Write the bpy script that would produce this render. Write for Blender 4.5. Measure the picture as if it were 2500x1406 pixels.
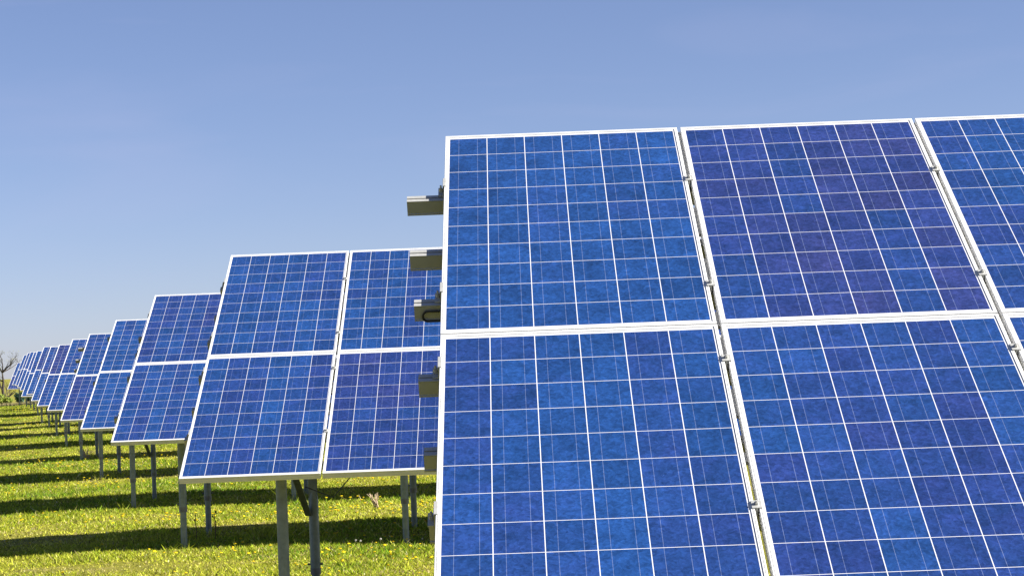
import bpy, bmesh, math, random
import numpy as np
from mathutils import Vector, Matrix

random.seed(7)
rng = np.random.default_rng(11)
S = bpy.context.scene
col = S.collection
for o in list(bpy.data.objects):
    bpy.data.objects.remove(o)

# ------------------------------------------------------------------ camera
ZG = 2.85                                   # survey height -> height above the meadow datum
CAM = Vector((0.2595, -8.6233, -0.9295 + ZG))
YAW, PITCH, ROLL, FPX = -0.00227, 0.0333, -0.0382, 4975.5
cy, sy, cp, sp = math.cos(YAW), math.sin(YAW), math.cos(PITCH), math.sin(PITCH)
fwd = Vector((sy * cp, cy * cp, sp)); right = Vector((cy, -sy, 0)); up = right.cross(fwd)
cr, sr = math.cos(ROLL), math.sin(ROLL)
r2 = right * cr + up * sr; u2 = up * cr - right * sr
cam = bpy.data.cameras.new("camera"); camo = bpy.data.objects.new("camera", cam); col.objects.link(camo)
M3 = Matrix((r2, u2, -fwd)).transposed()
camo.matrix_world = Matrix.Translation(CAM) @ M3.to_4x4()
cam.sensor_width = 36.0; cam.lens = FPX / 2500 * 36; cam.clip_start = 0.1; cam.clip_end = 20000
S.camera = camo

# ------------------------------------------------------------------ light
SUN = Vector((1.40, -0.24, 1.0)).normalized()
EL = math.asin(SUN.z); AZ = math.atan2(SUN.x, SUN.y)
SKY_STRENGTH, SUN_STRENGTH, EXPOSURE = 0.05, 5.0, 1.65
w = bpy.data.worlds.new("World"); S.world = w; w.use_nodes = True
nt = w.node_tree; nt.nodes.clear()
sky = nt.nodes.new("ShaderNodeTexSky"); sky.sky_type = 'NISHITA'; sky.sun_disc = False
sky.sun_elevation = EL; sky.sun_rotation = AZ; sky.altitude = 200
sky.air_density = 0.72; sky.dust_density = 0.25; sky.ozone_density = 3.3
hsv = nt.nodes.new("ShaderNodeMix"); hsv.data_type = 'RGBA'; hsv.blend_type = 'MULTIPLY'; hsv.inputs[0].default_value = 1.0; hsv.inputs[7].default_value = (0.735 * 4, 0.71 * 4, 0.85 * 4, 1)
bg = nt.nodes.new("ShaderNodeBackground"); bg.inputs['Strength'].default_value = SKY_STRENGTH
wo = nt.nodes.new("ShaderNodeOutputWorld")
tc = nt.nodes.new("ShaderNodeTexCoord"); mp = nt.nodes.new("ShaderNodeMapping"); mp.inputs['Scale'].default_value = (2.2, 2.2, 9.0); mp.inputs['Rotation'].default_value = (0, math.radians(6), 0)
cn = nt.nodes.new("ShaderNodeTexNoise"); cn.inputs['Scale'].default_value = 2.6; cn.inputs['Detail'].default_value = 5; cn.inputs['Distortion'].default_value = .6
cm = nt.nodes.new("ShaderNodeMapRange"); cm.inputs[1].default_value = .48; cm.inputs[2].default_value = .8; cm.inputs[3].default_value = 0; cm.inputs[4].default_value = .16
cx_ = nt.nodes.new("ShaderNodeMix"); cx_.data_type = 'RGBA'; cx_.inputs[7].default_value = (5.0, 5.5, 6.9, 1)          # faint cirrus veil
nt.links.new(tc.outputs['Generated'], mp.inputs[0]); nt.links.new(mp.outputs[0], cn.inputs['Vector']); nt.links.new(cn.outputs[0], cm.inputs[0]); nt.links.new(cm.outputs[0], cx_.inputs[0])
nt.links.new(sky.outputs[0], cx_.inputs[6]); 
sc_ = nt.nodes.new("ShaderNodeMix"); sc_.data_type = 'RGBA'; sc_.blend_type = 'MULTIPLY'; sc_.inputs[0].default_value = 1.0; sc_.inputs[7].default_value = (.25, .25, .25, 1)
ga = nt.nodes.new("ShaderNodeGamma"); ga.inputs[1].default_value = .8          # a hazy spring sky: flatter from horizon to zenith
nt.links.new(cx_.outputs[2], sc_.inputs[6]); nt.links.new(sc_.outputs[2], ga.inputs[0]); nt.links.new(ga.outputs[0], hsv.inputs[6]); nt.links.new(hsv.outputs[2], bg.inputs[0]); nt.links.new(bg.outputs[0], wo.inputs[0])
sl = bpy.data.lights.new("sun", 'SUN'); sl.energy = SUN_STRENGTH; sl.angle = math.radians(0.5); sl.color = (1.0, 0.95, 0.86)
so = bpy.data.objects.new("sun", sl); col.objects.link(so); so.rotation_euler = SUN.to_track_quat('Z', 'Y').to_euler(); so.location = (60, -10, 60)
S.view_settings.view_transform = 'Standard'; S.view_settings.look = 'None'
S.view_settings.exposure = EXPOSURE; S.view_settings.gamma = 1.0; S.view_settings.use_curve_mapping = False
S.render.engine = 'CYCLES'

# ------------------------------------------------------------------ helpers
def tag(o, label=None, cat=None, group=None, kind=None):
    if label: o['label'] = label
    if cat: o['category'] = cat
    if group: o['group'] = group
    if kind: o['kind'] = kind
    return o

def link(name, me, parent=None):
    o = bpy.data.objects.new(name, me); col.objects.link(o)
    if parent: o.parent = parent
    return o

def mesh(name, verts, faces, mat, smooth=False):
    me = bpy.data.meshes.new(name); me.from_pydata([tuple(v) for v in verts], [], faces)
    if mat: me.materials.append(mat)
    if smooth:
        for p in me.polygons: p.use_smooth = True
    me.update(); return me

class MB:
    def __init__(s): s.v = []; s.f = []
    def add(s, v, f):
        n = len(s.v); s.v += [Vector(a) for a in v]; s.f += [tuple(i + n for i in q) for q in f]
    def box(s, a, b, bev=0.0):
        x0, y0, z0 = a; x1, y1, z1 = b; c = bev
        if c <= 0:
            s.add([(x0,y0,z0),(x1,y0,z0),(x1,y1,z0),(x0,y1,z0),(x0,y0,z1),(x1,y0,z1),(x1,y1,z1),(x0,y1,z1)],
                  [(3,2,1,0),(4,5,6,7),(0,1,5,4),(1,2,6,5),(2,3,7,6),(3,0,4,7)])
        else:
            bm = bmesh.new(); r = bmesh.ops.create_cube(bm, size=1)
            for v in r['verts']:
                v.co = Vector(((x0+x1)/2 + v.co.x*(x1-x0), (y0+y1)/2 + v.co.y*(y1-y0), (z0+z1)/2 + v.co.z*(z1-z0)))
            bmesh.ops.bevel(bm, geom=bm.edges[:], offset=c, segments=1, affect='EDGES')
            bm.verts.index_update(); s.add([v.co.copy() for v in bm.verts], [[v.index for v in f.verts] for f in bm.faces]); bm.free()
    def tube(s, pts, rad, n=14, cap=True):
        pts = [Vector(p) for p in pts]; rad = rad if isinstance(rad, (list, tuple)) else [rad] * len(pts)
        v = []; f = []; prev = None
        for i, p in enumerate(pts):
            a = pts[max(i-1, 0)]; b = pts[min(i+1, len(pts)-1)]; d = (b - a)
            if d.length < 1e-9: d = Vector((0, 0, 1))
            d.normalize()
            if prev is None:
                t = Vector((1, 0, 0)) if abs(d.x) < .9 else Vector((0, 1, 0))
                e1 = (t - d * t.dot(d)).normalized()
            else:
                e1 = (prev - d * prev.dot(d)).normalized()
            prev = e1; e2 = d.cross(e1)
            for k in range(n):
                an = 2 * math.pi * k / n; v.append(p + (e1 * math.cos(an) + e2 * math.sin(an)) * rad[i])
        for i in range(len(pts) - 1):
            for k in range(n):
                f.append((i*n+k, i*n+(k+1) % n, (i+1)*n+(k+1) % n, (i+1)*n+k))
        if cap: f.append(tuple(reversed(range(n)))); f.append(tuple(range((len(pts)-1)*n, len(pts)*n)))
        s.add(v, f)
    def prism(s, prof, axis_from, axis_to, ex, ey):      # profile (a,b) swept from one point to another
        n = len(prof); v = [Vector(axis_from) + Vector(ex)*a + Vector(ey)*b for a, b in prof] + [Vector(axis_to) + Vector(ex)*a + Vector(ey)*b for a, b in prof]
        s.add(v, [(i, (i+1) % n, (i+1) % n + n, i + n) for i in range(n)] + [tuple(reversed(range(n))), tuple(range(n, 2*n))])
    def me(s, name, mat, smooth_angle=None):
        m = mesh(name, s.v, s.f, mat)
        if smooth_angle:
            bm = bmesh.new(); bm.from_mesh(m)
            for e in bm.edges:
                e.smooth = len(e.link_faces) == 2 and e.calc_face_angle(0) < smooth_angle
            for f in bm.faces: f.smooth = True
            bm.to_mesh(m); bm.free()
        return m

# ------------------------------------------------------------------ node helpers
class NT:
    def __init__(s, name):
        s.m = bpy.data.materials.new(name); s.m.use_nodes = True; s.t = s.m.node_tree; s.t.nodes.clear()
        s.out = s.t.nodes.new("ShaderNodeOutputMaterial")
    def n(s, typ, **kw):
        x = s.t.nodes.new(typ)
        for k, v in kw.items(): setattr(x, k, v)
        return x
    def l(s, a, b): s.t.links.new(a, b)
    def put(s, sock, v):
        if isinstance(v, (int, float, tuple, list)): sock.default_value = v
        else: s.l(v, sock)
    def math(s, op, a, b=None, c=None):
        x = s.n("ShaderNodeMath", operation=op)
        for i, v in enumerate((a, b, c)):
            if v is not None: s.put(x.inputs[i], v)
        return x.outputs[0]
    def mix(s, f, a, b, mode='MIX'):
        x = s.n("ShaderNodeMix", data_type='RGBA', blend_type=mode); x.clamp_factor = True
        s.put(x.inputs[0], f)
        for k, v in ((6, a), (7, b)):
            s.put(x.inputs[k], (*v, 1.0) if isinstance(v, tuple) and len(v) == 3 else v)
        return x.outputs[2]
    def noise(s, vec, scale, detail=4, rough=.55, dist=0.0):
        x = s.n("ShaderNodeTexNoise"); s.put(x.inputs['Scale'], scale); x.inputs['Detail'].default_value = detail
        x.inputs['Roughness'].default_value = rough; x.inputs['Distortion'].default_value = dist
        if vec is not None: s.l(vec, x.inputs['Vector'])
        return x
    def remap(s, v, a, b, c=0.0, d=1.0):
        x = s.n("ShaderNodeMapRange"); s.put(x.inputs[0], v)
        for i, q in enumerate((a, b, c, d)): x.inputs[i+1].default_value = q
        return x.outputs[0]
    def bsdf(s, **kw):
        x = s.n("ShaderNodeBsdfPrincipled")
        for k, v in kw.items():
            k = {'base': 'Base Color', 'rough': 'Roughness', 'metal': 'Metallic', 'spec': 'Specular IOR Level', 'normal': 'Normal', 'coat': 'Coat Weight', 'coatr': 'Coat Roughness'}[k]
            s.put(x.inputs[k], (*v, 1.0) if isinstance(v, tuple) and len(v) == 3 else v)
        return x
    def done(s, sh): s.l(sh, s.out.inputs[0]); return s.m

def metal_mat(name, c0, c1, metal, rough, scale, bump=0.0):
    t = NT(name); g = t.n("ShaderNodeTexCoord")
    n1 = t.noise(g.outputs['Object'], scale, 5, .6); n2 = t.noise(g.outputs['Object'], scale * 9, 3, .6)
    f = t.math('ADD', t.math('MULTIPLY', n1.outputs[0], .7), t.math('MULTIPLY', n2.outputs[0], .3))
    c = t.mix(t.remap(f, .3, .7), c0, c1)
    r = t.remap(n2.outputs[0], .3, .7, rough - .07, rough + .1)
    kw = {}
    if bump:
        b = t.n("ShaderNodeBump"); b.inputs['Strength'].default_value = bump; b.inputs['Distance'].default_value = .002
        t.l(n2.outputs[0], b.inputs['Height']); kw['normal'] = b.outputs[0]
    return t.done(t.bsdf(base=c, rough=r, metal=metal, **kw).outputs[0])

M_FRAME = metal_mat("anodised_frame", (.60, .60, .595), (.70, .70, .695), .2, .42, 6)
M_RAIL = metal_mat("mill_aluminium", (.34, .34, .325), (.41, .41, .395), .35, .45, 5)
M_GALV = metal_mat("galvanised_steel", (.12, .145, .142), (.26, .295, .28), .4, .5, 14, .15)
M_DARK = metal_mat("bolt_steel", (.10, .10, .11), (.2, .2, .21), .6, .45, 30)
M_CABLE = metal_mat("black_cable", (.012, .012, .013), (.02, .02, .021), 0, .5, 30)
M_BACK = metal_mat("white_backsheet", (.62, .62, .6), (.7, .7, .68), 0, .6, 4)

# ------------------------------------------------------------------ photovoltaic cell material
PX = 0.158; MX = 0.018; MY = 0.027; PW = 0.984; PH = 1.634
PGX, PGY = 0.9992, 1.642
def cell_material():
    t = NT("polycrystalline_cells")
    uv = t.n("ShaderNodeUVMap"); sep = t.n("ShaderNodeSeparateXYZ"); t.l(uv.outputs[0], sep.inputs[0])
    oi = t.n("ShaderNodeObjectInfo")
    tn = t.n("ShaderNodeAttribute", attribute_type='OBJECT', attribute_name='tint')
    cx = t.math('DIVIDE', t.math('SUBTRACT', sep.outputs[0], MX), PX)
    cyy = t.math('DIVIDE', t.math('SUBTRACT', sep.outputs[1], MY), PX)
    fx, fy = t.math('FRACT', cx), t.math('FRACT', cyy)
    ix, iy = t.math('FLOOR', cx), t.math('FLOOR', cyy)
    def inside(v, lo, hi): return t.math('MULTIPLY', t.math('GREATER_THAN', v, lo), t.math('LESS_THAN', v, hi))
    gx = .0015 / PX; gy = .0012 / PX
    cell = t.math('MULTIPLY', t.math('MULTIPLY', inside(fx, gx, 1 - gx), inside(fy, gy, 1 - gy)), t.math('MULTIPLY', inside(cx, 0., 6.), inside(cyy, 0., 10.)))
    bus = t.math('ADD', inside(fx, .25 - .0055, .25 + .0055), inside(fx, .745 - .0055, .745 + .0055))
    # per-cell random
    cv = t.n("ShaderNodeCombineXYZ"); t.l(ix, cv.inputs[0]); t.l(iy, cv.inputs[1]); t.l(t.math('MULTIPLY', oi.outputs['Random'], 97.), cv.inputs[2])
    wn = t.n("ShaderNodeTexWhiteNoise", noise_dimensions='3D'); t.l(cv.outputs[0], wn.inputs[0])
    ws = t.n("ShaderNodeSeparateColor"); t.l(wn.outputs[1], ws.inputs[0])
    # texture coordinate in metres, different on each panel and each cell
    tv = t.n("ShaderNodeVectorMath", operation='MULTIPLY_ADD'); t.l(wn.outputs[1], tv.inputs[0]); tv.inputs[1].default_value = (9, 9, 9); t.l(uv.outputs[0], tv.inputs[2])
    big = t.noise(tv.outputs[0], 11, 3, .6, .4)
    mid = t.noise(tv.outputs[0], 48, 5, .68, 1.2)
    vo = t.n("ShaderNodeTexVoronoi"); vo.inputs['Scale'].default_value = 90
    dv = t.n("ShaderNodeVectorMath", operation='MULTIPLY_ADD'); t.l(mid.outputs[1], dv.inputs[0]); dv.inputs[1].default_value = (.03, .03, .03); t.l(tv.outputs[0], dv.inputs[2])
    t.l(dv.outputs[0], vo.inputs['Vector'])
    vs = t.n("ShaderNodeSeparateColor"); t.l(vo.outputs['Color'], vs.inputs[0])
    # whole-panel slow drift
    pv = t.n("ShaderNodeVectorMath", operation='ADD'); t.l(uv.outputs[0], pv.inputs[0])
    pc = t.n("ShaderNodeCombineXYZ"); t.l(t.math('MULTIPLY', oi.outputs['Random'], 50.), pc.inputs[0]); t.l(pc.outputs[0], pv.inputs[1])
    drift = t.noise(pv.outputs[0], 2.2, 2, .5)
    sv = t.n("ShaderNodeCombineXYZ"); t.l(ix, sv.inputs[0]); t.l(t.math('FLOOR', t.math('MULTIPLY', cyy, .2)), sv.inputs[1]); t.l(t.math('MULTIPLY', oi.outputs['Random'], 53.), sv.inputs[2])
    sn = t.n("ShaderNodeTexWhiteNoise", noise_dimensions='3D'); t.l(sv.outputs[0], sn.inputs[0])            # half-strings share a wafer batch
    hue = t.math('ADD', t.math('ADD', t.math('MULTIPLY', ws.outputs[0], .26), t.math('MULTIPLY', drift.outputs[0], .35)), t.math('SUBTRACT', tn.outputs['Fac'], .56))
    hue = t.math('ADD', hue, t.math('MULTIPLY', sn.outputs[0], .42))
    hue = t.math('ADD', hue, t.math('MULTIPLY', t.math('SUBTRACT', big.outputs[0], .5), .5))
    base = t.mix(t.remap(hue, .0, .5), C_TEAL, C_BLUE)
    base = t.mix(t.remap(hue, .5, 1.05), base, C_PURPLE)
    br = t.math('MULTIPLY', t.remap(ws.outputs[1], 0, 1, .87, 1.13), t.remap(mid.outputs[0], .3, .72, .66, 1.42))
    br = t.math('MULTIPLY', br, t.remap(vs.outputs[0], 0, 1, .82, 1.18))
    br = t.math('MULTIPLY', br, t.remap(big.outputs[0], .3, .7, .80, 1.22))
    hs = t.n("ShaderNodeHueSaturation"); t.l(base, hs.inputs['Color']); t.l(br, hs.inputs['Value'])
    c = t.mix(t.math('MULTIPLY', bus, t.remap(mid.outputs[0], .3, .7, .2, .65)), hs.outputs[0], (.17, .21, .34))
    # interconnect ribbons in the white margins
    def band(v, c0, h): return inside(v, c0 - h, c0 + h)
    m2 = t.math('MODULO', cx, 2.); m3 = t.math('MODULO', t.math('ADD', cx, 1.), 2.)
    rb = t.math('ADD', t.math('MULTIPLY', band(cyy, -.055, .010), inside(m2, .25, 1.75)), t.math('MULTIPLY', band(cyy, 10.055, .010), inside(m3, .25, 1.75)))
    rb = t.math('MULTIPLY', rb, inside(cx, .24, 5.76))
    white = t.mix(rb, (.50, .50, .52), (.20, .21, .24))
    c = t.mix(cell, white, c)
    # dust
    dn = t.noise(pv.outputs[0], 900, 2, .5); c = t.mix(t.remap(dn.outputs[0], .74, .80, 0, .5), c, (.45, .47, .5))
    rough = t.remap(mid.outputs[0], .3, .7, .16, .26)
    return t.done(t.bsdf(base=c, rough=rough, spec=.45).outputs[0])
C_TEAL, C_BLUE, C_PURPLE = (.009, .038, .140), (.012, .027, .118), (.021, .0245, .092)
M_CELL = cell_material()

# ------------------------------------------------------------------ ground profile
gy_ = np.array([-4000, -60, -2.4, 5.9, 12.9, 21.1, 29.9, 37.7, 45.5, 53.8, 62, 68.4, 80.6, 88.8, 97, 105, 122, 138, 150, 170, 210, 400, 2000, 9000.])
gz_ = np.array([-2.9, -2.85, -2.80, -2.79, -2.81, -2.905, -2.954, -2.922, -2.899, -2.843, -2.74, -2.79, -2.70, -2.62, -2.63, -2.67, -2.86, -2.97, -3.10, -3.5, -4.3, -5.4, -8., -18.]) + ZG - .02
def gbase(y): return np.interp(y, gy_, gz_)
_G = {}
def vnoise(x, y, scale, seed):
    if seed not in _G: _G[seed] = np.random.default_rng(seed).random((256, 256))
    g = _G[seed]; x = np.asarray(x, float) / scale + 1000.; y = np.asarray(y, float) / scale + 1000.
    xi = np.floor(x).astype(int); yi = np.floor(y).astype(int); fx = x - xi; fy = y - yi
    fx = fx*fx*(3-2*fx); fy = fy*fy*(3-2*fy); a = xi % 256; b = yi % 256; a1 = (a+1) % 256; b1 = (b+1) % 256
    return (g[a, b]*(1-fx) + g[a1, b]*fx)*(1-fy) + (g[a, b1]*(1-fx) + g[a1, b1]*fx)*fy
def gz(x, y):
    x = np.asarray(x, float); y = np.asarray(y, float)
    sm = (gbase(y - 2) + 2*gbase(y) + gbase(y + 2)) / 4
    und = (vnoise(x, y, 2.6, 1) - .5) * .07 + (vnoise(x, y, 6., 2) - .5) * .07 + (vnoise(x, y, .6, 3) - .5) * .02
    left = np.clip((-3.6 - .235*(y - 13) - x) / 4, 0, 1.5) * -.08        # the meadow dips a little off the ends of the rows
    return sm + (und + left) * np.clip(1.2 - np.abs(y - 60) / 400, 0, 1)

def at_px(u, v_off, d):                                    # ground point at a depth along the photograph's column (survey of where things stand)
    v = 905 + .0382*(300 - u) + 1.95*FPX/d
    q = fwd + r2*((u - 1250)/FPX) - u2*((v - 703)/FPX); return CAM.x + q.x/q.y*d, CAM.y + d
def dryness(x, y):
    d = .55*vnoise(x, y, 1.5, 5) + .3*vnoise(x, y, .5, 6) + .25*vnoise(x, y, 5., 7)
    d = d + .16*np.clip((-2.6 - .02*y - x) / 3., 0, 1) * np.clip((22 - y) / 8, 0, 1)
    for px_, py_, r_, a_ in BARE: d = d + .55 * a_ * (.5 + vnoise(x, y, .22, 31)) * np.exp(-(((x - px_) / r_)**2 + ((y - py_) / (r_*.8))**2))
    return d
BARE = [(*at_px(u, 0, d), r, a) for u, d, r, a in ((70, 19.6, .5, .7), (160, 19.9, .4, .6), (235, 19.5, .4, .6), (300, 20.0, .3, .4), (40, 23.6, .6, .5), (150, 24.4, .6, .4), (250, 23.2, .4, .3), (60, 25.2, .5, .4), (845, 19.6, .35, .3), (330, 19.4, .4, .2), (20, 20.6, .4, .2), (520, 30, .6, .15), (600, 19.6, .3, .2))]

def ground_sheet():
    def lin(a, b, s): return list(np.arange(a, b, s))
    ys = [-4000, -1200, -400, -150, -60] + lin(-30, 6, 3) + lin(6, 60, .35) + lin(60, 150, 1.2) + lin(150, 260, 8) + [300, 400, 600, 900, 1400, 2200, 4000, 9000]
    xs = [-9000, -4000, -1500, -600, -250, -120] + lin(-70, -24, 2.) + lin(-24, 6, .35) + lin(6, 40, 3) + [60, 120, 300, 800, 2000, 5000, 9000]
    X, Y = np.meshgrid(np.array(xs), np.array(ys)); Z = gz(X, Y)
    n = len(xs); v = np.stack([X.ravel(), Y.ravel(), Z.ravel()], 1)
    f = [(j*n+i, j*n+i+1, (j+1)*n+i+1, (j+1)*n+i) for j in range(len(ys)-1) for i in range(n-1)]
    t = NT("meadow_soil"); g = t.n("ShaderNodeTexCoord")
    a = t.noise(g.outputs['Object'], .7, 6, .62); b = t.noise(g.outputs['Object'], 14, 5, .7); d = t.noise(g.outputs['Object'], 60, 4, .7)
    c = t.mix(t.remap(b.outputs[0], .35, .65), (.10, .11, .012), (.24, .22, .03))
    c = t.mix(t.remap(t.math('ADD', a.outputs[0], t.math('MULTIPLY', d.outputs[0], .25)), .66, .86), c, (.34, .26, .13))
    c = t.mix(t.remap(d.outputs[0], .6, .75, 0, .55), c, (.06, .05, .025))
    bp = t.n("ShaderNodeBump"); bp.inputs['Strength'].default_value = .8; bp.inputs['Distance'].default_value = .03; t.l(d.outputs[0], bp.inputs['Height'])
    me = mesh("ground", v, f, t.done(t.bsdf(base=c, rough=.95, spec=.1, normal=bp.outputs[0]).outputs[0]), True)
    tag(link("ground", me), kind='structure')
ground_sheet()

# ------------------------------------------------------------------ solar array pieces (panel axes: x along the row, y up the slope, z out of the face)
def frame_mesh():
    prof = [(0.030, -.045), (0.0, -.045), (0.0, -.032), (.002, -.031), (.002, -.028), (0., -.027), (0., -.016), (.002, -.015), (.002, -.012), (0, -.011), (0, -.0012), (.0012, 0), (.0052, 0), (.0054, -.0030), (.0072, -.0030), (.0074, 0), (.0118, 0), (.0128, -.0008), (.0128, -.0034), (.0128, -.038), (.030, -.041)]
    v = []; f = []
    for u, z in prof:
        v += [(u, -u, z), (PW - u, -u, z), (PW - u, -PH + u, z), (u, -PH + u, z)]
    n = len(prof)
    for i in range(n):
        j = (i + 1) % n
        for k in range(4):
            f.append((i*4+k, j*4+k, j*4+(k+1) % 4, i*4+(k+1) % 4))
    b = len(v)                                            # back sheet and junction box
    v += [(.013, -.013, -.009), (PW-.013, -.013, -.009), (PW-.013, -PH+.013, -.009), (.013, -PH+.013, -.009)]
    f.append((b, b+1, b+2, b+3))
    me = mesh("solar_panel", v, f, M_FRAME); me.materials.append(M_BACK); me.polygons[-1].material_index = 1
    bm = bmesh.new(); bm.from_mesh(me); bmesh.ops.recalc_face_normals(bm, faces=bm.faces[:]); bm.to_mesh(me); bm.free()
    return me
def face_mesh():
    i = .0129; z = -.0030
    me = mesh("cell_face", [(i, -PH+i, z), (PW-i, -PH+i, z), (PW-i, -i, z), (i, -i, z)], [(0, 1, 2, 3)], M_CELL)
    u = me.uv_layers.new(name="UVMap")
    for k, q in enumerate([(i, PH-i), (PW-i, PH-i), (PW-i, i), (i, i)]): u.data[k].uv = q
    return me
ME_FRAME, ME_FACE = frame_mesh(), face_mesh()
def rail_mesh(L):                                         # slotted aluminium purlin, its face at z = -.046
    p = [(-.024, 0), (-.004, 0), (-.004, -.010), (.004, -.010), (.004, 0), (.024, 0), (.024, -.003), (.022, -.006), (.022, -.058), (.026, -.060), (.026, -.064), (-.026, -.064), (-.026, -.058), (-.022, -.056), (-.022, -.006), (-.024, -.003)]
    m = MB(); m.prism([(a, b) for a, b in reversed(p)], (0, 0, -.046), (L, 0, -.046), (0, 1, 0), (0, 0, 1)); return m.me("rail", M_RAIL)
def clamp_mesh():                                         # bridges two neighbouring frames
    m = MB(); m.box((-.0165, -.020, .0006), (.0165, .020, .0042), .001); m.box((-.0035, -.020, -.046), (.0035, .020, .0006)); m.tube([(0, 0, .0047), (0, 0, .0115)], .0075, 6); m.tube([(0, 0, .0115), (0, 0, .016)], .0035, 8)
    return m.me("panel_clamp", M_RAIL)
def end_clamp_mesh():
    m = MB(); m.box((-.006, -.034, .0006), (.008, .034, .0040), .001); m.box((-.006, -.034, -.040), (-.002, .034, .0006)); m.box((-.026, -.034, -.0455), (-.002, .034, -.040)); m.tube([(-.015, 0, -.040), (-.015, 0, -.026)], .008, 6); m.tube([(-.015, 0, -.026), (-.015, 0, -.012)], .004, 8)
    return m.me("end_clamp", M_RAIL)
ME_CLAMP, ME_END = clamp_mesh(), end_clamp_mesh()
def strip_mesh(a, b):                                     # aluminium filler in the joint between two columns, broken where one looks through
    m = MB(); m.box((-.0070, -b, -.036), (.0070, -a, -.022)); return m.me("joint_strip", M_RAIL)
ME_STRIP = [strip_mesh(a, b) for a, b in [(0.0, .47), (.70, .92), (1.12, 1.33), (1.52, 1.62), (1.70, 1.86), (2.04, 2.20), (2.42, 2.47)]]
RAIL_S = [.484, .945, 1.33, 1.853, 2.308, 2.70]
CLAMP_S = [.486, 1.349, 1.876, 2.738]
POST_SP = 2.34

def post_meshes(h, rear, j=.38):
    m = MB()
    if rear:
        m.tube([(0, 0, -.4), (0, 0, j)], .0335, 20); m.tube([(0, 0, j), (0, 0, .80), (0, 0, .86)], [.0405, .0405, .030], 20)
        m.prism([(-.034, -.026), (.034, -.026), (.034, -.022), (-.029, -.022), (-.029, .022), (.034, .022), (.034, .026), (-.034, .026)], (0, 0, .70), (0, 0, h), (1, 0, 0), (0, 1, 0))
    else:
        m.tube([(0, 0, -.4), (0, 0, j)], .0335, 20); m.tube([(0, 0, j), (0, 0, h)], .0405, 20)
    c = MB(); c.tube([(0, 0, j - .004), (0, 0, j + .05)], .0432, 20)
    for s in (-1, 1): c.tube([(s*.04, 0, j + .05 + .03), (s*.062, 0, j + .05 + .03)], .009, 6)
    return m.me("post", M_GALV, .6), c.me("collar", M_DARK, .6)

ROWS = {1: (0, 0, 0, 31.5), 2: (-2.0985, 8.3432, -.0139, 31.07), 3: (-3.9853, 15.3482, -.0669, 29.40), 4: (-6.0838, 23.5967, -.1361, 29.64),
        5: (-8.3469, 32.334, -.1748, 30.22), 6: (-10.4063, 40.1642, -.1399, 29.85), 7: (-12.4827, 47.9625, -.1503, 29.83), 8: (-14.6307, 56.2586, -.0868, 30.41),
        9: (-16.7338, 64.381, .0285, 30.17), 10: (-18.5051, 70.8376, -.0377, 31.7), 11: (-21.5549, 83.1207, .0579, 30.69), 12: (-23.6513, 91.1911, .1493, 30.73),
        13: (-25.43, 98.0, .188, 30.35), 14: (-27.45, 105.5, .152, 29.6), 15: (-32.5606, 124.7284, -.1542, 30.67)}
NCOL = {1: 6, 2: 6, 3: 8, 4: 10, 5: 9, 6: 8, 7: 8, 8: 7}
LABEL = {1: "nearest and largest solar array, its bare rail ends jutting out on the left",
         2: "second-nearest solar array, its upper right panels crossed by the front array's rail ends",
         3: "solar array directly behind the second-nearest one, a whole column of its panels in view",
         4: "fourth solar array back, about half a panel column showing left of the third",
         5: "fifth solar array back, with pale rail stubs sticking out past its right-hand neighbour's edge",
         6: "sixth solar array back, a purplish lower panel at its left end",
         7: "seventh solar array back, its upper end panel purplish beside bluer neighbours",
         8: "eighth solar array back, its top edge almost level with the one behind it",
         9: "ninth solar array back, its bottom corner hanging higher than the tenth's",
         10: "tenth solar array back, its low bottom corner showing left of the ninth's",
         11: "eleventh solar array back, only a narrow blue strip beside its white frame edge",
         12: "twelfth solar array back, a slim blue strip with its middle joint higher than the eleventh's",
         13: "thirteenth solar array back, little more than a white frame edge in view",
         14: "fourteenth solar array back, next to last, a thin dark strip near the bare tree",
         15: "farthest and smallest solar array, standing low beside the bare tree and bush"}
TINT = {(1, 0, 0): .04, (1, 0, 1): .16, (1, 1, 0): .58, (1, 1, 1): .28, (1, 2, 0): .22, (1, 2, 1): .2, (2, 0, 0): .16, (2, 0, 1): .22, (2, 1, 0): .15, (2, 1, 1): .5,
        (3, 0, 0): .35, (3, 0, 1): .25, (4, 0, 0): .12, (4, 0, 1): .12, (5, 0, 0): .1, (5, 0, 1): .45, (6, 0, 0): .15, (6, 0, 1): .1, (7, 0, 0): .6, (7, 0, 1): .25, (10, 0, 1): .0, (9, 0, 1): -.05}
PROTR = {1: [.172, .148, .122, .094, .066, .041], 2: [.055, .05, .058, .062, .055, .058], 5: [.17, .14, .10, .06, .05, .04]}
RAILC = {}; POSTS = []
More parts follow.
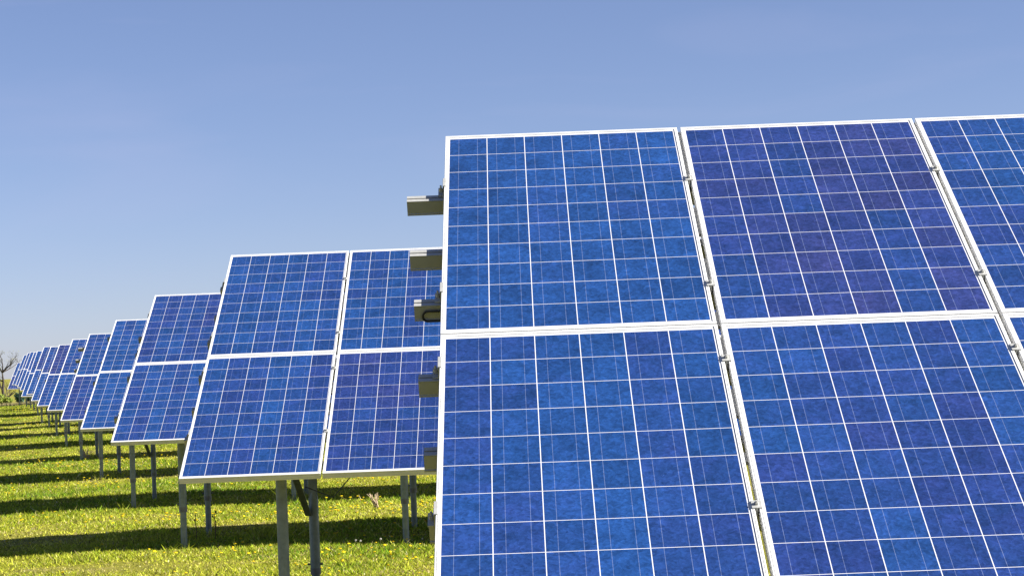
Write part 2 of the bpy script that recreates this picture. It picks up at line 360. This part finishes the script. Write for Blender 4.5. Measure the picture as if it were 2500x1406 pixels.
for k, (x0, y0, z0, tl) in ROWS.items():
    t = math.radians(tl); ct, st = math.cos(t), math.sin(t); nc = NCOL.get(k, 6)
    x0 -= MX; zt = z0 + ZG + MY * st; yt = y0 + MY * ct             # outer top-left corner of the first frame
    yb = yt - 3.276 * ct; g0 = float(gz(x0 + .67, yb + .4))
    root = bpy.data.objects.new("solar_array", None); col.objects.link(root); root.location = (x0 - (.020 if k == 2 else 0), yb, g0); root.empty_display_size = .3
    if k == 2: root.rotation_euler.z = -.008          # this row is not quite parallel to the front one
    tag(root, LABEL[k], "solar array", "solar arrays standing in rows across the meadow")
    Rx = Matrix.Rotation(t, 4, 'X')
    def at(x, s, z=0.0):                                   # panel coordinates -> array coordinates
        return Vector((x, (yt - yb) - s*ct - z*st, (zt - g0) - s*st + z*ct))
    def put(name, me, x, s, z=0.0, parent=root):
        o = link(name, me, parent); o.location = at(x, s, z); o.rotation_euler = (t, 0, 0); return o
    for c in range(nc):
        for r in range(2):
            p = put("solar_panel", ME_FRAME, c * PGX + random.uniform(-.0008, .0008), r * PGY)
            f = link("cell_face", ME_FACE, p); f['tint'] = float(TINT.get((k, c, r), random.uniform(.0, .45)))
        if k <= 4:
            if c: 
                for s in CLAMP_S: put("panel_clamp", ME_CLAMP, c * PGX - .0076, s)
                if c <= 3 and k <= 2:
                    for q in ME_STRIP: put("joint_strip", q, c * PGX - .0076, 0)
            else:
                for s in CLAMP_S: put("end_clamp", ME_END, -.0005, s - .045)
    L = nc * PGX + .05
    for i, s in enumerate(RAIL_S):
        e = PROTR.get(k, [random.uniform(.03, .08) for _ in range(6)])[i] - MX
        key = round(L + e, 2)
        if key not in RAILC: RAILC[key] = rail_mesh(key)
        put("rail", RAILC[key], -e, s)
    # rafters, posts, braces
    def zunder(yl, z): return (zt - g0) - ((yt - yb) - yl) / ct * st + z / ct       # height of the plane z (normal offset) above local y
    raf = MB(); raf.prism([(-.03, 0), (-.03, -.09), (.03, -.09), (.03, -.086), (-.026, -.086), (-.026, -.004), (.03, -.004), (.03, 0)], (0, 2.72, 0), (0, 0, 0), (1, 0, 0), (0, 0, 1))
    meR = raf.me("rafter", M_GALV)
    yf, yr = .40, (2.42 if k == 2 else 2.10)
    hf, hr = zunder(yf, -.15), zunder(yr, -.15)
    jj = .20 if k == 2 else .38
    mf, cf = post_meshes(hf, False, jj); mr, crr = post_meshes(hr, True, jj)
    b1 = Vector((0, yr - .03, .70)); b2 = Vector((0, .80, zunder(.80, -.195)))
    br = MB(); dv = (b2 - b1).normalized(); nn = Vector((1, 0, 0)).cross(dv)
    br.prism([(-.064, -.030), (-.058, -.030), (-.058, .024), (-.012, .024), (-.012, .030), (-.064, .030)], b1, b2, (1, 0, 0), nn)
    meB = br.me("brace", M_GALV)
    i = 0
    while .66 + i * POST_SP < L - .1:
        px = .66 + i * POST_SP
        o = link("rafter", meR, root); o.location = at(px, 2.84, -.112); o.rotation_euler = (t, 0, 0)
        for me_, ce_, yy in ((mf, cf, yf), (mr, crr, yr)):
            dz = float(gz(x0 + px, yb + yy)) - g0
            o = link("post", me_, root); o.location = (px, yy, 0)
            q = link("collar", ce_, o)
            if k <= 7: POSTS.append((x0 + px, yb + yy))
        o = link("brace", meB, root); o.location = (px, 0, 0)
        i += 1
    if k == 1:
        cb = MB(); pts = []
        for a in np.linspace(0, 1, 40):                    # loop of cable on the down-slope face of the third rail
            if a < .35: q = (.02 - .075 * a / .35, .012)
            elif a < .65: an = math.pi * (a - .35) / .30; q = (-.055 - .018 * math.sin(an), -.009 + .021 * math.cos(an))
            else: q = (-.055 + .09 * (a - .65) / .35, -.030)
            pts.append(at(q[0] - .0, RAIL_S[2] + .031, -.046 - .033 + q[1]))
        cb.tube(pts, .0042, 8); link("cable", cb.me("cable", M_CABLE, 1.0), root)
    if k == 2:
        cb = MB(); cb.tube([at(1.20, 3.20, -.07), at(1.13, 3.27, -.12), at(1.06, 3.30, -.19), at(.86, 3.2, -.16)], .004, 6); link("cable", cb.me("cable", M_CABLE, 1.0), root)

# ------------------------------------------------------------------ grass
def blade_material(name, attr, transl, spec=.2):
    t = NT(name); a = t.n("ShaderNodeAttribute", attribute_name=attr)
    b = t.bsdf(base=a.outputs['Color'], rough=.6, spec=spec); tr = t.n("ShaderNodeBsdfTranslucent"); t.l(a.outputs['Color'], tr.inputs[0])
    mx = t.n("ShaderNodeMixShader"); mx.inputs[0].default_value = transl; t.l(b.outputs[0], mx.inputs[1]); t.l(tr.outputs[0], mx.inputs[2])
    return t.done(mx.outputs[0])
M_BLADE = blade_material("grass_blades", "Col", .5)

def tri_mesh(name, V, C, mat):
    """V (n,3,3) triangles, C (n,3) colour per triangle"""
    n = len(V); me = bpy.data.meshes.new(name)
    me.vertices.add(n*3); me.vertices.foreach_set("co", V.astype(np.float32).ravel())
    me.loops.add(n*3); me.loops.foreach_set("vertex_index", np.arange(n*3, dtype=np.int32))
    me.polygons.add(n); me.polygons.foreach_set("loop_start", np.arange(0, n*3, 3, dtype=np.int32))
    try: me.polygons.foreach_set("loop_total", np.full(n, 3, dtype=np.int32))
    except Exception: pass
    me.update(calc_edges=True)
    at_ = me.color_attributes.new("Col", 'FLOAT_COLOR', 'POINT')
    cc = np.ones((n, 3, 4), np.float32); cc[:, :, :3] = C[:, None, :]
    at_.data.foreach_set("color", cc.ravel()); me.materials.append(mat); return me

def scatter(d0, d1, dens, xl, xr):
    """points in the wedge of meadow in front of the camera between two depths"""
    out = []
    step = 1.0; d = d0
    while d < d1:
        e = min(d + step, d1); a, b = xl(d), xr(d); n = rng.poisson(max(0, (b - a) * (e - d) * dens((d + e) / 2)))
        out.append(np.stack([rng.uniform(a, b, n), rng.uniform(d, e, n) + CAM.y], 1)); d = e
    return np.concatenate(out)
XL = lambda d: CAM.x - .262 * d - 1.5
XL2 = lambda d: CAM.x - .262 * d - 4.5
XR = lambda d: CAM.x - .025 * d + .3
XR2 = lambda d: CAM.x + .06 * d + 1.0
G_COL = np.array([(.12, .22, .011), (.30, .345, .02), (.45, .44, .05), (.60, .48, .24), (.07, .045, .02)])

def blades(P, hmin, hmax, wid):
    n = len(P); x, y = P[:, 0], P[:, 1]; z = gz(x, y)
    dr = dryness(x, y); keep = rng.random(n) > np.clip((dr - .60) * 2.4, 0, .62); x, y, z, dr = x[keep], y[keep], z[keep], dr[keep]; n = len(x)
    an = rng.uniform(0, 2*np.pi, n); tall = .55 + .9 * vnoise(x, y, .35, 9) * vnoise(x, y, 1.1, 10) * 1.5
    h = rng.uniform(hmin, hmax, n) * tall * np.where(rng.random(n) < .05, 1.9, 1.) * np.clip(1.35 - dr*.8, .35, 1.2); lean = rng.uniform(.2, 1.9, n) * h
    wd = wid * rng.uniform(.6, 1.4, n); la = rng.uniform(0, 2*np.pi, n)
    dx, dy = np.cos(an) * wd / 2, np.sin(an) * wd / 2
    V = np.empty((n, 3, 3)); V[:, 0] = np.stack([x - dx, y - dy, z - .006], 1); V[:, 1] = np.stack([x + dx, y + dy, z - .006], 1)
    V[:, 2] = np.stack([x + np.cos(la)*lean, y + np.sin(la)*lean, z + h], 1)
    q = np.clip(dr * 2.9 - .58 + rng.normal(0, .42, n), 0, 2.999); q = np.where(rng.random(n) < .11, rng.uniform(2.0, 3.0, n), q); i = q.astype(int); fr = (q - i)[:, None]
    C = G_COL[i] * (1 - fr) + G_COL[np.minimum(i + 1, 3)] * fr
    C = np.where((rng.random(n) < .02)[:, None], G_COL[4], C) * np.exp(rng.normal(-.06, .42, (n, 1)))
    return V, np.minimum(C, .8)
parts = [blades(scatter(15, 24, lambda d: 1700, XL, XR), .018, .044, .017), blades(scatter(24, 36, lambda d: 950, XL, XR), .02, .046, .021),
         blades(scatter(36, 62, lambda d: 380, XL, XR), .022, .055, .027), blades(scatter(62, 150, lambda d: 95, XL, XR), .03, .07, .04),
         blades(scatter(8, 18, lambda d: 250, lambda d: CAM.x - .1*d, XR2), .03, .07, .014), blades(scatter(14, 60, lambda d: 420 if d < 30 else 220, XR, XR2), .03, .07, .022),
         blades(scatter(12, 60, lambda d: 700 if d < 30 else 300, XL2, XL), .02, .05, .022), blades(scatter(60, 150, lambda d: 70, XL2, XL), .03, .07, .04)]
_pp = np.array([p for p in POSTS if p[1] > 5 and XL(p[1] - CAM.y) < p[0] < XR(p[1] - CAM.y)])
_pp = np.repeat(_pp, 70, 0) + rng.normal(0, .10, (len(_pp)*70, 2)); parts.append(blades(_pp, .06, .13, .014))          # longer tufts the mower misses round the posts
me = tri_mesh("grass", np.concatenate([p[0] for p in parts]), np.concatenate([p[1] for p in parts]), M_BLADE)
tag(link("grass", me), "short yellow-green meadow grass with dry straw-coloured patches between the rows", "grass", kind='stuff')

# ------------------------------------------------------------------ dandelions
def flat_mat(name, c0, c1, transl=.2):
    t = NT(name); oi = t.n("ShaderNodeObjectInfo"); g = t.n("ShaderNodeTexCoord"); n_ = t.noise(g.outputs['Object'], 90, 3, .6)
    c = t.mix(n_.outputs[0], c0, c1); b = t.bsdf(base=c, rough=.7, spec=.1); tr = t.n("ShaderNodeBsdfTranslucent"); t.l(c, tr.inputs[0])
    mx = t.n("ShaderNodeMixShader"); mx.inputs[0].default_value = transl; t.l(b.outputs[0], mx.inputs[1]); t.l(tr.outputs[0], mx.inputs[2]); return t.done(mx.outputs[0])
M_YEL = flat_mat("dandelion_yellow", (.60, .42, .010), (.72, .54, .015)); M_STEM = flat_mat("dandelion_stem", (.14, .2, .05), (.22, .22, .08)); M_FLUFF = flat_mat("seed_fluff", (.55, .54, .5), (.66, .65, .62), .4)
M_STRAW = flat_mat("dry_straw", (.50, .38, .26), (.62, .50, .36)); M_WEED = flat_mat("weed_stalk", (.10, .07, .04), (.17, .12, .06))
def head_geo(m, cx_, cy_, cz_, r, n=9):
    v = [(cx_, cy_, cz_ + r*.35)]; f = []
    for ring, (rr, hh) in enumerate(((.55, .42), (1.0, .12))):
        for k in range(n):
            a = 2*math.pi*(k + .5*ring)/n; q = r*rr*(1 + .12*math.sin(k*5.1 + ring)); v.append((cx_ + q*math.cos(a), cy_ + q*math.sin(a), cz_ + r*hh))
    v.append((cx_, cy_, cz_ - r*.25))
    for k in range(n):
        k1 = (k+1) % n; f += [(0, 1+k, 1+k1), (1+k, 1+n+k, 1+k1), (1+k1, 1+n+k, 1+n+k1), (1+n+k1, 1+n+k, 1+2*n)]
    m.add(v, f)
def dandelion_mesh(h, r):
    m = MB(); head_geo(m, 0, 0, h, r); a = len(m.f); m.tube([(0.008, .004, -.01), (.003, 0, h*.5), (0, 0, h)], .0022, 5)
    me = m.me("dandelion", M_YEL); me.materials.append(M_STEM)
    for i in range(a, len(me.polygons)): me.polygons[i].material_index = 1
    return me
DM = [dandelion_mesh(.055, .019), dandelion_mesh(.07, .022), dandelion_mesh(.045, .016), dandelion_mesh(.085, .020)]
def flower_points(d0, d1, dens):
    P = scatter(d0, d1, lambda d: dens, XL, XR)
    f = vnoise(P[:, 0], P[:, 1], 2.2, 21) * .7 + vnoise(P[:, 0], P[:, 1], .7, 22) * .5 + np.clip((P[:, 0] + 4 + .1*P[:, 1]) / 12, -.1, .2)
    return P[rng.random(len(P)) < np.clip((f - .45) * 2.4, .03, 1)]
NF = flower_points(17, 27, 9.0); NF = NF[np.argsort(NF[:, 1])]; near, rest = NF[:260], NF[260:]
for i, (x, y) in enumerate(near):
    o = link("dandelion", random.choice(DM)); o.location = (x, y, float(gz(x, y))); o.scale = [random.uniform(.65, 1.05)]*3
    o.rotation_euler = (random.uniform(-.35, .35), random.uniform(-.35, .35), random.uniform(0, 6))
    tag(o, "yellow dandelion in bloom in the short grass in front of the third row", "dandelion", "yellow dandelions in the near grass")
FP = np.concatenate([rest, flower_points(26, 50, 5.5), flower_points(50, 110, 1.8)]); zz = gz(FP[:, 0], FP[:, 1])
m = MB(); hv = []; hf_ = []
for (x, y), z in zip(FP, zz):
    d = y - CAM.y; head_geo(m, x, y, z + random.uniform(.045, .09), random.uniform(.016, .026) * (1 + max(0, d - 40) / 90), 5)
tag(link("dandelion_flowers", m.me("dandelion_flowers", M_YEL)), "yellow dandelion heads speckling the grass farther back", "dandelions", kind='stuff')

def clock_mesh():
    m = MB()
    for k in range(46):
        a = random.uniform(0, 2*math.pi); c = random.uniform(-1, 1); s_ = math.sqrt(1 - c*c); dvec = Vector((s_*math.cos(a), s_*math.sin(a), c))
        p = Vector((0, 0, .11)) + dvec*.019; e1 = dvec.orthogonal().normalized()*.006; e2 = dvec.cross(e1).normalized()*.006
        m.add([p - e1, p + e2, p + e1, p - e2], [(0, 1, 2, 3)]); m.add([Vector((0, 0, .11)) , p + e1*.1, p - e1*.1], [(0, 1, 2)])
    a = len(m.f); m.tube([(.01, 0, -.01), (.002, 0, .06), (0, 0, .11)], .0022, 5); me = m.me("dandelion_clock", M_FLUFF); me.materials.append(M_STEM)
    for i in range(a, len(me.polygons)): me.polygons[i].material_index = 1
    return me
CK = clock_mesh()
for u, d in ((867, 21.3), (879, 21.2), (928, 21.4), (1031, 21.6), (1013, 27.0)):
    x, y = at_px(u, 0, d); o = link("dandelion_clock", CK); o.location = (x, y, float(gz(x, y))); o.rotation_euler = (random.uniform(-.2, .2), random.uniform(-.2, .2), random.uniform(0, 6)); o.scale = [random.uniform(.5, .8)]*3
    tag(o, "white dandelion seed head standing at the edge of the shadow strip", "dandelion clock", "white dandelion seed heads by the shadow")

def tuft(u, d, h, n, spread, label):
    x, y = at_px(u, 0, d); m = MB()
    for k in range(n):
        a = random.uniform(0, 2*math.pi); l = h*random.uniform(.5, 1); e = spread*random.uniform(.2, 1)
        p0 = Vector((random.uniform(-.03, .03), random.uniform(-.03, .03), -.01)); p2 = Vector((math.cos(a)*e - .04, math.sin(a)*e, l)); m.tube([p0, (p0 + p2)/2 + Vector((0, 0, l*.1)), p2], [.004, .004, .002], 4)
    o = link("dry_grass_tuft", m.me("dry_grass_tuft", M_STRAW)); o.location = (x, y, float(gz(x, y))); tag(o, label, "grass tuft")
tuft(920, 27.4, .21, 24, .09, "pale dry grass tuft standing in the shadow strip left of a steel post")
tuft(213, 47.0, .30, 40, .25, "low brownish dry tuft in the grass right of a post, far left rows")
def stalk(u, d, h, label):
    x, y = at_px(u, 0, d); m = MB(); m.tube([(0, 0, -.02), (.01, 0, h*.4), (-.005, .01, h*.75), (.012, 0, h)], [.005, .0045, .004, .002], 5)
    for k in range(5):
        z = h*(.2 + .15*k); a = random.uniform(0, 6); m.add([(0, 0, z), (.035*math.cos(a), .035*math.sin(a), z + .03), (.02*math.cos(a + .5), .02*math.sin(a + .5), z + .045)], [(0, 1, 2)])
    o = link("weed_stalk", m.me("weed_stalk", M_WEED)); o.location = (x, y, float(gz(x, y))); tag(o, label, "weed")
stalk(479, 22.6, .30, "thin dark weed stalk rising between two steel posts of the third row")
stalk(526, 22.6, .34, "thin dark weed stalk just right of the third row's rear post")

# ------------------------------------------------------------------ tree and shrubs beyond the last row
M_BARK = metal_mat("dark_bark", (.022, .017, .014), (.045, .036, .03), 0, .9, 6)
M_LEAF = blade_material("leaves", "Col", .3)
def leaf_cloud(n, sampler, size, cols):
    P = np.array([sampler() for _ in range(n)]); a = rng.normal(size=(n, 3)); a /= np.linalg.norm(a, axis=1)[:, None]; b = np.cross(a, rng.normal(size=(n, 3))); b /= np.linalg.norm(b, axis=1)[:, None]
    s = (size * rng.uniform(.6, 1.4, n))[:, None]; V = np.stack([P - a*s*.5, P + a*s*.5, P + b*s], 1)
    cols = np.array(cols); i = rng.integers(0, len(cols), n); C = cols[i] * rng.uniform(.7, 1.3, (n, 1)); return V, C
def bare_tree(u, d, h):
    x, y = at_px(u, 0, d); z = float(gz(x, y)); root = bpy.data.objects.new("bare_tree", None); col.objects.link(root); root.location = (x, y, z)
    tag(root, "small dark bare tree with a few yellowish buds at the far end of the rows", "tree")
    tr = MB(); bn = MB(); tips = []
    tp = [Vector((0, 0, -.2)), Vector((.03, 0, h*.12)), Vector((-.06, .05, h*.3)), Vector((.02, 0, h*.48)), Vector((-.06, .05, h*.66))]
    tr.tube(tp, [.13, .12, .10, .075, .045], 9); link("trunk", tr.me("trunk", M_BARK, 1.0), root)
    def grow(p, dvec, L, r, lev):
        pts = [p]; q = p.copy(); dd = dvec.copy()
        for k in range(4):
            dd = (dd + Vector((random.uniform(-.35, .35), random.uniform(-.35, .35), random.uniform(-.12, .3)))*.55).normalized(); q = q + dd*L/4; pts.append(q.copy())
        bn.tube(pts, [r*(1 - .16*k) for k in range(5)], 5 if lev < 2 else 3, False); tips.append((q.copy(), lev))
        if lev < 4:
            for k in range(random.choice((2, 3, 3))):
                i = random.choice((1, 2, 3, 4)); nd = (dd + Vector((random.uniform(-1, 1), random.uniform(-1, 1), random.uniform(-.2, .7)))).normalized(); grow(pts[i], nd, L*random.uniform(.5, .75), r*.5, lev + 1)
    for k in range(8):
        i = random.choice((1, 2, 3, 4, 4)); a = 2*math.pi*k/8 + random.uniform(-.3, .3); grow(tp[i], Vector((math.cos(a), math.sin(a)*.8, random.uniform(.3, 1.2))).normalized(), h*random.uniform(.24, .36), .055, 1)
    grow(tp[1], Vector((.9, 0, .55)).normalized(), h*.28, .085, 1); grow(tp[4], Vector((.05, 0, 1)), h*.3, .055, 1)
    link("branches", bn.me("branches", M_BARK), root)
    tt = [p for p, l in tips if l >= 3]
    def smp(): p = random.choice(tt); return (p.x + random.gauss(0, .10), p.y + random.gauss(0, .10), p.z + random.gauss(0, .10))
    V, C = leaf_cloud(420, smp, .05, [(.22, .22, .05), (.30, .27, .08), (.16, .17, .05)]); link("foliage", tri_mesh("foliage", V, C, M_LEAF), root)
def shrub(name, u, d, w_, h, n, cols, label, cat="shrub", size=.10, group=None):
    x, y = at_px(u, 0, d); z = float(gz(x, y)); root = bpy.data.objects.new(name, None); col.objects.link(root); root.location = (x, y, z); tag(root, label, cat, group)
    st = MB()
    for k in range(7):
        a = random.uniform(0, 6.28); st.tube([(0, 0, -.1), (math.cos(a)*w_*.15, math.sin(a)*w_*.15, h*.4), (math.cos(a)*w_*.3, math.sin(a)*w_*.3, h*.8)], [.04, .03, .012], 5)
    link("stems", st.me("stems", M_BARK), root)
    lobes = [(Vector((random.uniform(-.33, .33)*w_, random.uniform(-.25, .25)*w_, h*random.uniform(.22, .68))), w_*random.uniform(.14, .26), h*random.uniform(.2, .32)) for _ in range(11)]
    def smp():
        c, rx, rz = random.choice(lobes); v = Vector((random.gauss(0, 1), random.gauss(0, 1), random.gauss(0, 1))).normalized() * random.random()**.4
        return (c.x + v.x*rx, c.y + v.y*rx, max(.02, c.z + v.z*rz))
    V, C = leaf_cloud(n, smp, size, cols); link("foliage", tri_mesh("foliage", V, C, M_LEAF), root)
bare_tree(9, 152, 3.7)
shrub("shrub", 10, 146, 1.15, .85, 3800, [(.24, .32, .05), (.30, .34, .07), (.16, .21, .04)], "light green leafy bush at the foot of the bare tree")
shrub("shrub", -16, 147, 1.4, 1.0, 3800, [(.22, .29, .05), (.28, .29, .07), (.14, .18, .04)], "yellowish green bush left of the bare tree's foot at the picture's edge")
shrub("shrub", 48, 143, .8, .95, 2400, [(.04, .10, .075), (.06, .13, .09), (.07, .13, .07)], "dark bluish green bush under the farthest array's lower edge", size=.08)
shrub("shrub", 70, 141, .5, .75, 1500, [(.04, .10, .075), (.06, .13, .09), (.07, .13, .07)], "small dark bush seen below the tenth array", size=.08)
for u, hh in ((92, .9), (118, 1.1), (150, .8)):
    shrub("shrub", u, 140, .8, hh, 1800, [(.03, .06, .02), (.05, .09, .025)], "dark green bush in the field edge behind the far arrays", size=.09, group="bushes hidden behind the far arrays")
# dry strip of long grass at the field edge
P = np.stack([rng.uniform(-37.5, -26, 5200), rng.uniform(122, 131, 5200)], 1); x, y = P.T; z = gz(x, y); h = rng.uniform(.10, .26, len(x)); an = rng.uniform(0, 6.28, len(x))
keep = x > -36.6 + (y - 122)*.05; x, y, z, h, an = x[keep], y[keep], z[keep], h[keep], an[keep]
V = np.stack([np.stack([x - .02*np.cos(an), y - .02*np.sin(an), z], 1), np.stack([x + .02*np.cos(an), y + .02*np.sin(an), z], 1), np.stack([x + rng.normal(0, .05, len(x)), y, z + h], 1)], 1)
C = np.array([(.42, .33, .19), (.36, .29, .16), (.28, .27, .09)])[rng.integers(0, 3, len(x))]
tag(link("dry_grass", tri_mesh("dry_grass", V, C, M_BLADE)), "strip of long pale dry grass at the far field edge", "grass", kind='stuff')
